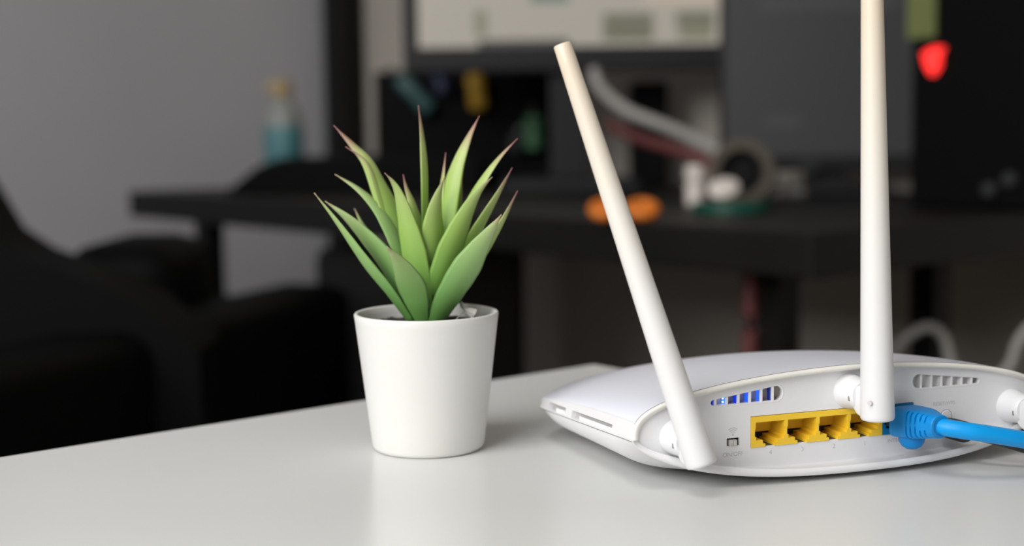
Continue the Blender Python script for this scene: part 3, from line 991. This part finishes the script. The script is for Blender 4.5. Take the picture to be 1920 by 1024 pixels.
# spray bottle behind the bag
bt_ = thing('spray_bottle', 'bottle with teal bottom and ochre cap behind the black bag', 'bottle', (-.412, 2.60, DZ))
MB().lathe([(.03, 0), (.035, .004), (.036, .06), (.036, .105), (.034, .11)], 28).build('liquid', M['teal'], bt_, 40)
MB().lathe([(.034, .11), (.033, .125), (.022, .15), (.014, .158), (.014, .162)], 28).build('bottle_body', M['clear'], bt_, 40)
MB().lathe([(.016, .162), (.017, .165), (.0165, .19), (.012, .195)], 24).box(-.03, .004, -.009, .009, .176, .19, .003).build('cap', M['ochre'], bt_, 40)

# monitor that is on
mon = thing('bright_monitor', 'switched-on monitor showing a beige page with greenish pictures', 'monitor', (.095, 2.32, DZ))
MB().box(-.265, .262, -.022, .012, .192, .54, .006).build('bezel', M['bezel'], mon)
scr = mat('screen_page', (.02, .02, .02), .4, emit=(0.310, 0.284, 0.241), estr=1.0)
def screen(name, x0, x1, z0, z1, material, parent, y=-.0235):
    o = MB().box(x0, x1, y, y + .001, z0, z1).build(name, material, parent)
    return o
screen('screen', -.240, .243, .232, .525, scr, mon)
pg1 = mat('screen_picture_dark_green', (.02, .02, .02), .4, emit=(0.125, 0.125, 0.090), estr=1.0)
pg2 = mat('screen_picture_green', (.02, .02, .02), .4, emit=(0.172, 0.163, 0.112), estr=1.0)
pg3 = mat('screen_footer', (.02, .02, .02), .4, emit=(0.043, 0.041, 0.040), estr=1.0)
pg4 = mat('screen_peach', (.02, .02, .02), .4, emit=(0.396, 0.327, 0.267), estr=1.0)
pg5 = mat('screen_teal', (.02, .02, .02), .4, emit=(0.086, 0.138, 0.120), estr=1.0)
for x0, x1, z0, z1, m_ in ((.055, .135, .240, .283, pg1), (.175, .23, .240, .262, pg2), (.172, .232, .262, .284, pg1), (-.145, .0, .232, .243, pg3),
                           (.12, .24, .296, .36, pg4), (-.06, .0, .302, .33, pg5), (-.15, -.13, .25, .29, pg2), (.062, .13, .246, .262, pg2), (-.14, .05, .33, .42, pg2)):
    screen('screen_picture', x0, x1, z0, z1, m_, mon, -.0240)
MB().box(-.03, .03, .0, .03, .02, .21, .004).build('stand_neck', M['bezel'], mon)
MB().box(-.11, .11, -.08, .1, 0, .02, .006).build('stand_foot', M['bezel'], mon)

# second monitor, dark
mon2 = thing('dark_monitor', 'monitor with a dark grey screen right of the bright one', 'monitor', (.465, 2.11, DZ), math.radians(-4))
MB().box(-.155, .155, -.02, .015, .035, .42, .006).build('bezel', M['bezel'], mon2)
s2 = mat('screen_dark_page', (.02, .02, .022), .45, emit=(0.016, 0.016, 0.017), estr=1.0)
screen('screen', -.147, .148, .058, .41, s2, mon2, -.0215)
s3 = mat('screen_dark_row', (.02, .02, .022), .45, emit=(0.026, 0.026, 0.026), estr=1.0)
s4 = mat('screen_red_mark', (.02, .02, .022), .45, emit=(0.086, 0.039, 0.034), estr=1.0)
for x0, x1, z0, z1, m_ in ((-.10, .10, .268, .285, s3), (-.03, .015, .292, .302, s4), (.045, .07, .292, .302, s4), (-.09, -.04, .10, .115, s3)):
    screen('screen_row', x0, x1, z0, z1, m_, mon2, -.0220)
MB().lathe([(.014, 0), (.014, .002), (.001, .0025)], 20, axis_mtx((-.025, -.02, .046), (0, -1, 0))).build('badge', M['greyplast'], mon2)
MB().box(-.08, .08, -.06, .08, 0, .012, .004).box(-.03, .03, .0, .014, .012, .05).build('stand_foot', M['bezel'], mon2)

# black organiser panel with tools hung on it
org = thing('tool_organizer', 'low black tool panel standing behind the bright monitor', 'organizer', (-.06, 2.60, DZ))
MB().box(-.185, .185, 0, .02, 0, .207, .003).build('panel', M['black'], org)
MB().box(-.185, .185, -.03, 0, 0, .012, .002).build('shelf', M['black'], org)
for x in (-.16, .16):
    MB().box(x - .006, x + .006, .02, .07, 0, .1, .002).build('support', M['black'], org)
def tool(name, p0, p1, r, m_, label, cat='tool'):
    p0, p1 = Vector(p0), Vector(p1)
    t = thing(name, label, cat, p0)
    d = p1 - p0
    MB().lathe([(r * .5, 0), (r * .9, .004), (r, .012), (r * .85, d.length * .5), (r, d.length * .85), (r * .6, d.length)], 20, axis_mtx((0, 0, 0), d)).build('handle', m_, t, 40)
    MB().tube([d * .98, d * 1.12, d * 1.3], r * .28, 10, 2).build('shaft', M['steel'], t)
    return t
tool('screwdriver', (-.142, 2.565, .905), (-.198, 2.565, .965), .016, M['teal_dark'], 'teal-handled tool slanting across the black tool panel')
tool('screwdriver', (-.118, 2.572, .935), (-.128, 2.572, .975), .014, M['navy'], 'small navy-handled tool beside the teal one')
tool('screwdriver', (-.055, 2.565, .905), (-.063, 2.565, .972), .017, M['gold'], 'golden-yellow-handled tool on the black tool panel')
tool('screwdriver', (.041, 2.565, .832), (.041, 2.565, .895), .017, M['leafgreen'], 'green-handled tool hanging lowest on the tool panel')
tool('screwdriver', (.006, 2.562, .83), (.016, 2.562, .865), .015, M['greyplast'], 'grey-handled tool left of the green one')

# slim black box under the right of the bright monitor
obj_at(MB().box(-.032, .032, 0, .06, 0, .18, .006), 'speaker_box', M['charcoal'], (.240, 2.45, DZ), 'slim black box standing under the right of the bright monitor', 'box')

# cables on the desk
o = MB().tube([(.125, 2.14, .958), (.132, 2.13, .935), (.150, 2.10, .912), (.178, 2.08, .892), (.225, 2.05, .872), (.262, 2.0, .852), (.298, 1.95, .828), (.318, 1.92, .80), (.34, 1.93, .779), (.40, 1.96, .778)], .0085, 14, 8).build('monitor_cable', M['white_cable'], None, 60)
tag(o, 'whitish cable sagging from under the bright monitor to the desk', 'cable')
o = MB().tube([(.150, 2.16, .875), (.190, 2.06, .854), (.230, 1.98, .840), (.262, 1.925, .826), (.276, 1.905, .80), (.268, 1.93, .7785), (.25, 1.99, .778)], .0085, 12, 8).build('red_cable', M['red_cable'], None, 60)
tag(o, 'dull red cable running below the whitish cable', 'cable')

# tape roll, green roll, white bottle, pale disc for the bright spot, orange scissors
tm = axis_mtx((0, 0, .0425), (-.30, -.92, .10))
tr = thing('tape_roll', 'brown tape roll standing on edge on the dark desk', 'tape', (.298, 1.83, DZ))
MB().lathe([(.031, -.014), (.0425, -.014), (.0425, .014), (.031, .014), (.031, -.014)], 48, tm, close=False).build('tape', M['tape'], tr, 40)
MB().lathe([(.0285, -.0135), (.031, -.0135), (.031, .0135), (.0285, .0135), (.0285, -.0135)], 48, tm, close=False).build('core', M['tape'], tr, 40)
MB().lathe([(.0284, -.004), (.001, -.003)], 48, tm, close=False).build('inner_disc', M['black'], tr)
obj_at(MB().lathe([(.001, .001), (.030, .001), (.046, .001), (.046, .012), (.030, .012), (.001, .010)], 48), 'green_roll', M['green_tape'], (.262, 1.69, DZ), 'flat dark green roll lying in front of the brown tape', 'tape')
cp = MB().lathe([(.001, 0), (.008, 0), (.013, .003), (.0142, .008), (.0105, .012), (.001, .0135)], 28, axis_mtx((0, 0, .0108), (-.15, -.8, .58)) @ Matrix.Rotation(.3, 4, 'Z') @ Matrix.Scale(1.35, 4, (1, 0, 0)))
obj_at(cp, 'bright_spot_disc', M['cream'], (.258, 1.725, DZ + .0125), 'small white round box leaning before the brown tape roll', 'box')  # added disc that stands in for the lit patch inside the roll
wb = thing('small_bottle', 'tiny whitish bottle standing left of the tape roll', 'bottle', (.238, 1.84, DZ))
MB().lathe([(.010, 0), (.012, .002), (.012, .028), (.008, .033)], 24).build('bottle_body', M['cream'], wb, 40)
MB().lathe([(.009, .033), (.0125, .034), (.0125, .05), (.011, .052)], 24).build('cap', M['cream'], wb, 40)
sc = thing('scissors', 'orange-handled scissors lying on the front of the dark desk', 'scissors', (.122, 1.56, DZ))
for x, l in ((-.020, 'left'), (.022, 'right')):
    loop = [(x + (.011 if x < 0 else .013) * math.cos(a), .012 * math.sin(a), .0125 + .0052 * math.sin(a)) for a in [2 * math.pi * k / 16 for k in range(17)]]
    MB().tube(loop, .0068, 12, 3).build('handle', M['orange'], sc, 60)
MB().box(-.018, -.004, .02, .15, .002, .006).build('blade', M['steel'], sc)
MB().box(.004, .018, .02, .15, .006, .010).build('blade', M['steel'], sc)

# black tower at the right end of the desk
tw = thing('black_tower', 'tall black tower with a glowing red lamp at the right', 'tower', room(-1.04, 1.5, DZ), ROOM_RZ)
MB().box(0, .172, 0, .33, 0, .50, .006).build('housing', M['black'], tw)
def face(x, z): return Vector((x, 0, z))
lm = MB().prism([(-.016, .010), (-.011, -.008), (-.002, -.021), (.004, -.021), (.013, -.008), (.0125, .004), (.019, .018), (.006, .019), (-.008, .015)], -.006, -.001)
for i, v in enumerate(lm.v): lm.v[i] = (v[0] * .85 + .033, v[1], v[2] * .85 + .178)
tag(lm.build('lamp', M['red_lamp'], tw), 'glowing red lamp')
for x, z in ((.140, .036), (.114, .024)):
    MB().lathe([(.009, 0), (.009, .008), (.006, .011), (.001, .0115)], 20, axis_mtx((x, 0, z), (0, -1, 0))).build('knob', M['greyplast'], tw)
stp = MB().box(-.003, .037, -.006, -.0015, .205, .5045, .001).box(-.003, .037, -.006, .12, .5015, .5045, .001)
o = stp.build('green_strap', M['strap'])
o.location = room(-1.04, 1.5, DZ); o.rotation_euler = (0, 0, ROOM_RZ)
tag(o, 'olive green strap hanging over the top of the black tower', 'strap')

# under the desk: narrow cabinet, storage box with a white cable, red cable down a leg
cb = thing('narrow_cabinet', 'narrow black cabinet under the middle of the dark desk', 'cabinet', room(-1.8, 1.12, 0), ROOM_RZ)
MB().box(0, .25, 0, .18, 0, .70, .004).build('body', M['black_desk'], cb)
MB().box(.01, .24, -.012, 0, .02, .69, .003).build('door', M['black_desk'], cb)
bx = thing('storage_box', 'dark storage box on the floor under the desk', 'box', room(-1.12, 1.245, 0), ROOM_RZ)
MB().box(0, .34, 0, .235, 0, .55, .005).build('body', M['charcoal'], bx)
MB().box(-.002, .342, -.002, .237, .54, .575, .005).build('lid', M['charcoal'], bx)
o = MB().tube([(0.421, 1.625, 0.5818), (0.429, 1.617, 0.6003), (0.442, 1.6, 0.6256), (0.467, 1.591, 0.6437), (0.487, 1.591, 0.6323), (0.494, 1.587, 0.6045), (0.505, 1.575, 0.5818), (0.526, 1.566, 0.5826), (0.552, 1.566, 0.6003), (0.562, 1.566, 0.6281), (0.577, 1.566, 0.6466), (0.598, 1.566, 0.6466), (0.615, 1.566, 0.6214), (0.619, 1.566, 0.5818)], .0056, 14, 8).build('looped_cable', M['white_cable'], None, 60)
tag(o, 'white cable standing in two loops behind the router', 'cable')
o = MB().tube([(.262, 1.555, .722), (.262, 1.555, .60), (.262, 1.558, .40), (.262, 1.556, .012), (.235, 1.52, .011)], .009, 12, 6).build('hanging_cable', M['red_cable'], None, 60)
o.parent = desk
o.matrix_parent_inverse = (Matrix.Translation(room(-2.37, 1.085, 0)) @ Matrix.Rotation(ROOM_RZ, 4, 'Z')).inverted()
tag(o, 'dull red cable hanging beside a leg')

# ------------------------------------------------------------------ black armchair at the left
ch = thing('armchair', 'big black padded armchair at the left behind the table', 'chair', (-.6, 1.6, 0))
ang = math.radians(-19.8)
cm = Matrix.Translation((.366, .35, 0)) @ Matrix.Rotation(ang, 4, 'Z')     # far right corner of the seat block; y runs along its right side
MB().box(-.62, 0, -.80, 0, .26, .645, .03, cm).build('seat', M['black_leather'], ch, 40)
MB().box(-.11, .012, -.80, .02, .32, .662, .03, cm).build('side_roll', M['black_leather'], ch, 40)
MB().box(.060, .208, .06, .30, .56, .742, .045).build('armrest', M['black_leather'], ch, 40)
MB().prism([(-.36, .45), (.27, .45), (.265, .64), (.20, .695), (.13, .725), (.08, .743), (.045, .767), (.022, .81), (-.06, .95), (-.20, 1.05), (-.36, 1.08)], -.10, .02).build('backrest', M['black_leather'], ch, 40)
bv = ch.children[-1].modifiers.new('soft edge', 'BEVEL')
bv.width, bv.segments, bv.limit_method = .018, 3, 'ANGLE'
for x, y in ((-.56, -.72), (-.08, -.72), (-.56, -.08), (-.08, -.08)):
    MB().box(x - .025, x + .025, y - .025, y + .025, 0, .27, .003, cm).build('leg', M['black_desk'], ch)
